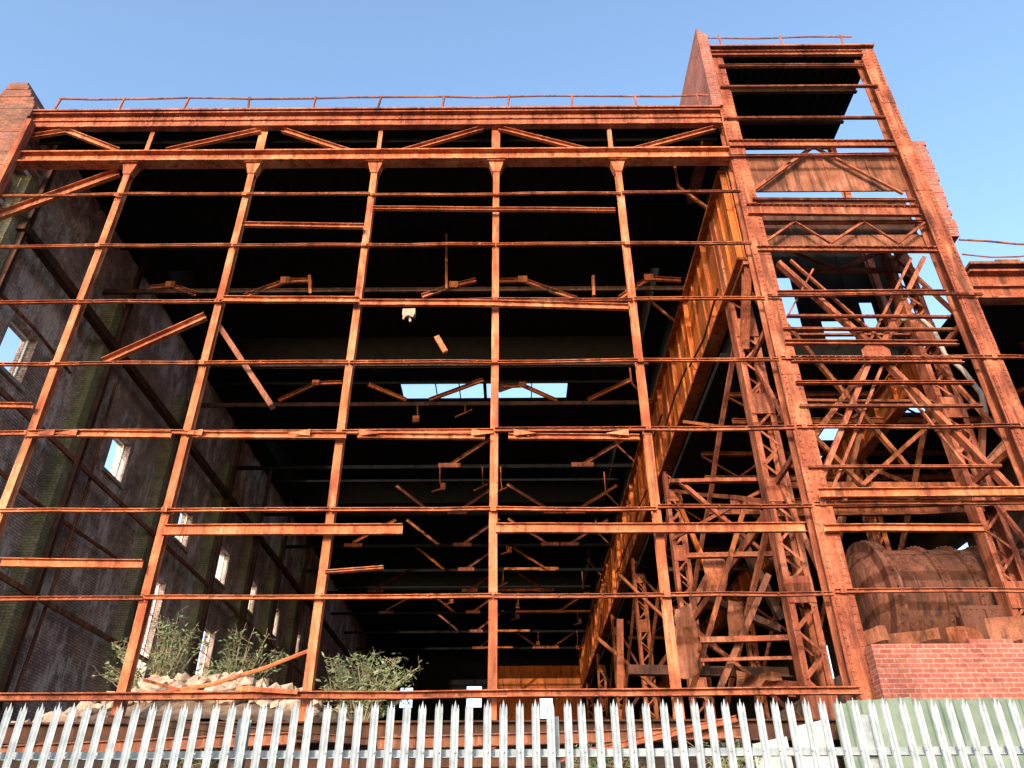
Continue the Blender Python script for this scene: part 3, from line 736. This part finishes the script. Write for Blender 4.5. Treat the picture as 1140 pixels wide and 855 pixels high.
# ------------------------------------------------------------------ shrubs
def shrub(base, h, spread, nst, mat, label, leaf=.07, nl=26, name='shrub'):
    t = thing(name, base, label, 'shrub')
    st = MB(); lf = MB(); base = V(base)
    for i in range(nst):
        an = random.uniform(0,2*pi); out = random.uniform(.15,1)*spread; hh = h*random.uniform(.45,1)*(1-.35*out/spread)
        p0 = base+V((random.uniform(-.15,.15),random.uniform(-.1,.1),-.1)); p3 = base+V((cos(an)*out,sin(an)*out*.7,hh))
        p1 = p0.lerp(p3,.4)+V((0,0,hh*.15)); p2 = p0.lerp(p3,.75)+V((0,0,hh*.12))
        path = [p0,p1,p2,p3]; st.tube(path, [.016,.012,.008,.004], 4)
        for k in range(nl):
            tt = random.uniform(.25,1); s = tt*3; j = min(2,int(s)); c = path[j].lerp(path[j+1], s-j)
            tw = V((random.uniform(-1,1),random.uniform(-1,1),random.uniform(-.3,.9))).normalized()
            if k % 4 == 0: st.tube([c, c+tw*.25], .004, 3)
            c = c+tw*random.uniform(.0,.22); d = V((random.uniform(-1,1),random.uniform(-1,1),random.uniform(-.7,.6))).normalized()
            w = d.cross(V((random.uniform(-1,1),random.uniform(-1,1),random.uniform(-1,1)))).normalized(); L = leaf*random.uniform(.6,1.5)
            lf.poly([c, c+d*L*.5+w*L*.17, c+d*L, c+d*L*.5-w*L*.17], [(0,1,2,3)])
    st.obj('stem', M_STEM, t); lf.obj('foliage', mat, t)
shrub((-7.8,17.8,mh(-7.8,17.8)), 2.6, 1.5, 52, M_LEAF, 'straggly grey-green buddleia growing from the rubble', .10, 30)
shrub((-6.1,17.9,mh(-6.1,17.9)), 2.2, 1.3, 40, M_LEAF, 'thin wiry shrub sprouting beside broken masonry', .10, 26)
shrub((-3.1,16.6,mh(-3.1,16.6)-.1), 1.7, 1.3, 44, M_LEAF, 'leafy buddleia bush on the rubble heap', .105, 40)
for x in (-13,-11.4,-9.6,-5,-1.6,1.5,3.6):
    shrub((x,14.2,2.6), random.uniform(.8,1.2), .9, 18, M_LEAF2 if x < -4 else M_LEAF, 'weedy ivy growing along the plinth wall', .09, 34)
m = MB(); pts = []; nx = 60
for i in range(nx+1):
    x = -15+i*.36
    for y, z in ((9.5,0),(12.6,.9),(13.9,2.4),(15.14,2.75)): pts.append((x if x<6.5 else 6.5, y, z+(.25*noise.noise(V((x*.9,y,0))) if z else -.01)))
m.poly(pts, [(i*4+j,(i+1)*4+j,(i+1)*4+j+1,i*4+j+1) for i in range(nx) for j in range(3)]); m.obj('earth_bank', M_SOIL, kind='structure')
for (a,b,Y,w,mat) in [((-10,838),(330,822),13.4,.18,M_SHEET),((120,800),(520,835),13.6,.12,M_DARK),((420,828),(830,815),13.4,.18,M_SHEET),((600,850),(820,800),13.2,.1,M_RED),((250,850),(620,845),13,.2,M_DARK)]:
    bm1('scrap_girder', S(*a,Y), S(*b,Y), pI(w*.8,w,.02), mat, label='rusty girder lying on the bank behind the fence', category='scrap girder', group='scrap girders behind the fence')

# ------------------------------------------------------------------ camera, light, world
cam = bpy.data.cameras.new('camera'); co = bpy.data.objects.new('camera', cam); COL.objects.link(co)
co.location = CAM; co.rotation_euler = R.to_euler(); cam.sensor_width = 36; cam.lens = FPX/1140*36
cam.clip_start = .1; cam.clip_end = 3000; scene.camera = co
EL, AZ = radians(13), radians(18)
sun = bpy.data.lights.new('sun', 'SUN'); so = bpy.data.objects.new('sun', sun); COL.objects.link(so)
sun.energy = 4.4; sun.angle = radians(.5); sun.color = (1, .88, .74)
tosun = V((-sin(AZ)*cos(EL), -cos(AZ)*cos(EL), sin(EL)))
so.rotation_euler = tosun.to_track_quat('Z','Y').to_euler()
w = bpy.data.worlds.new('World'); scene.world = w; w.use_nodes = True
nt = w.node_tree; bg = nt.nodes['Background']
sky = nt.nodes.new('ShaderNodeTexSky'); sky.sky_type = 'NISHITA'; sky.sun_disc = False
sky.sun_elevation = EL; sky.sun_rotation = pi+AZ; sky.altitude = 10; sky.air_density = 1.0; sky.dust_density = 2.0; sky.ozone_density = 1.9
nt.links.new(sky.outputs[0], bg.inputs[0]); bg.inputs[1].default_value = .56
scene.view_settings.view_transform = 'Standard'; scene.view_settings.look = 'None'; scene.view_settings.exposure = 0
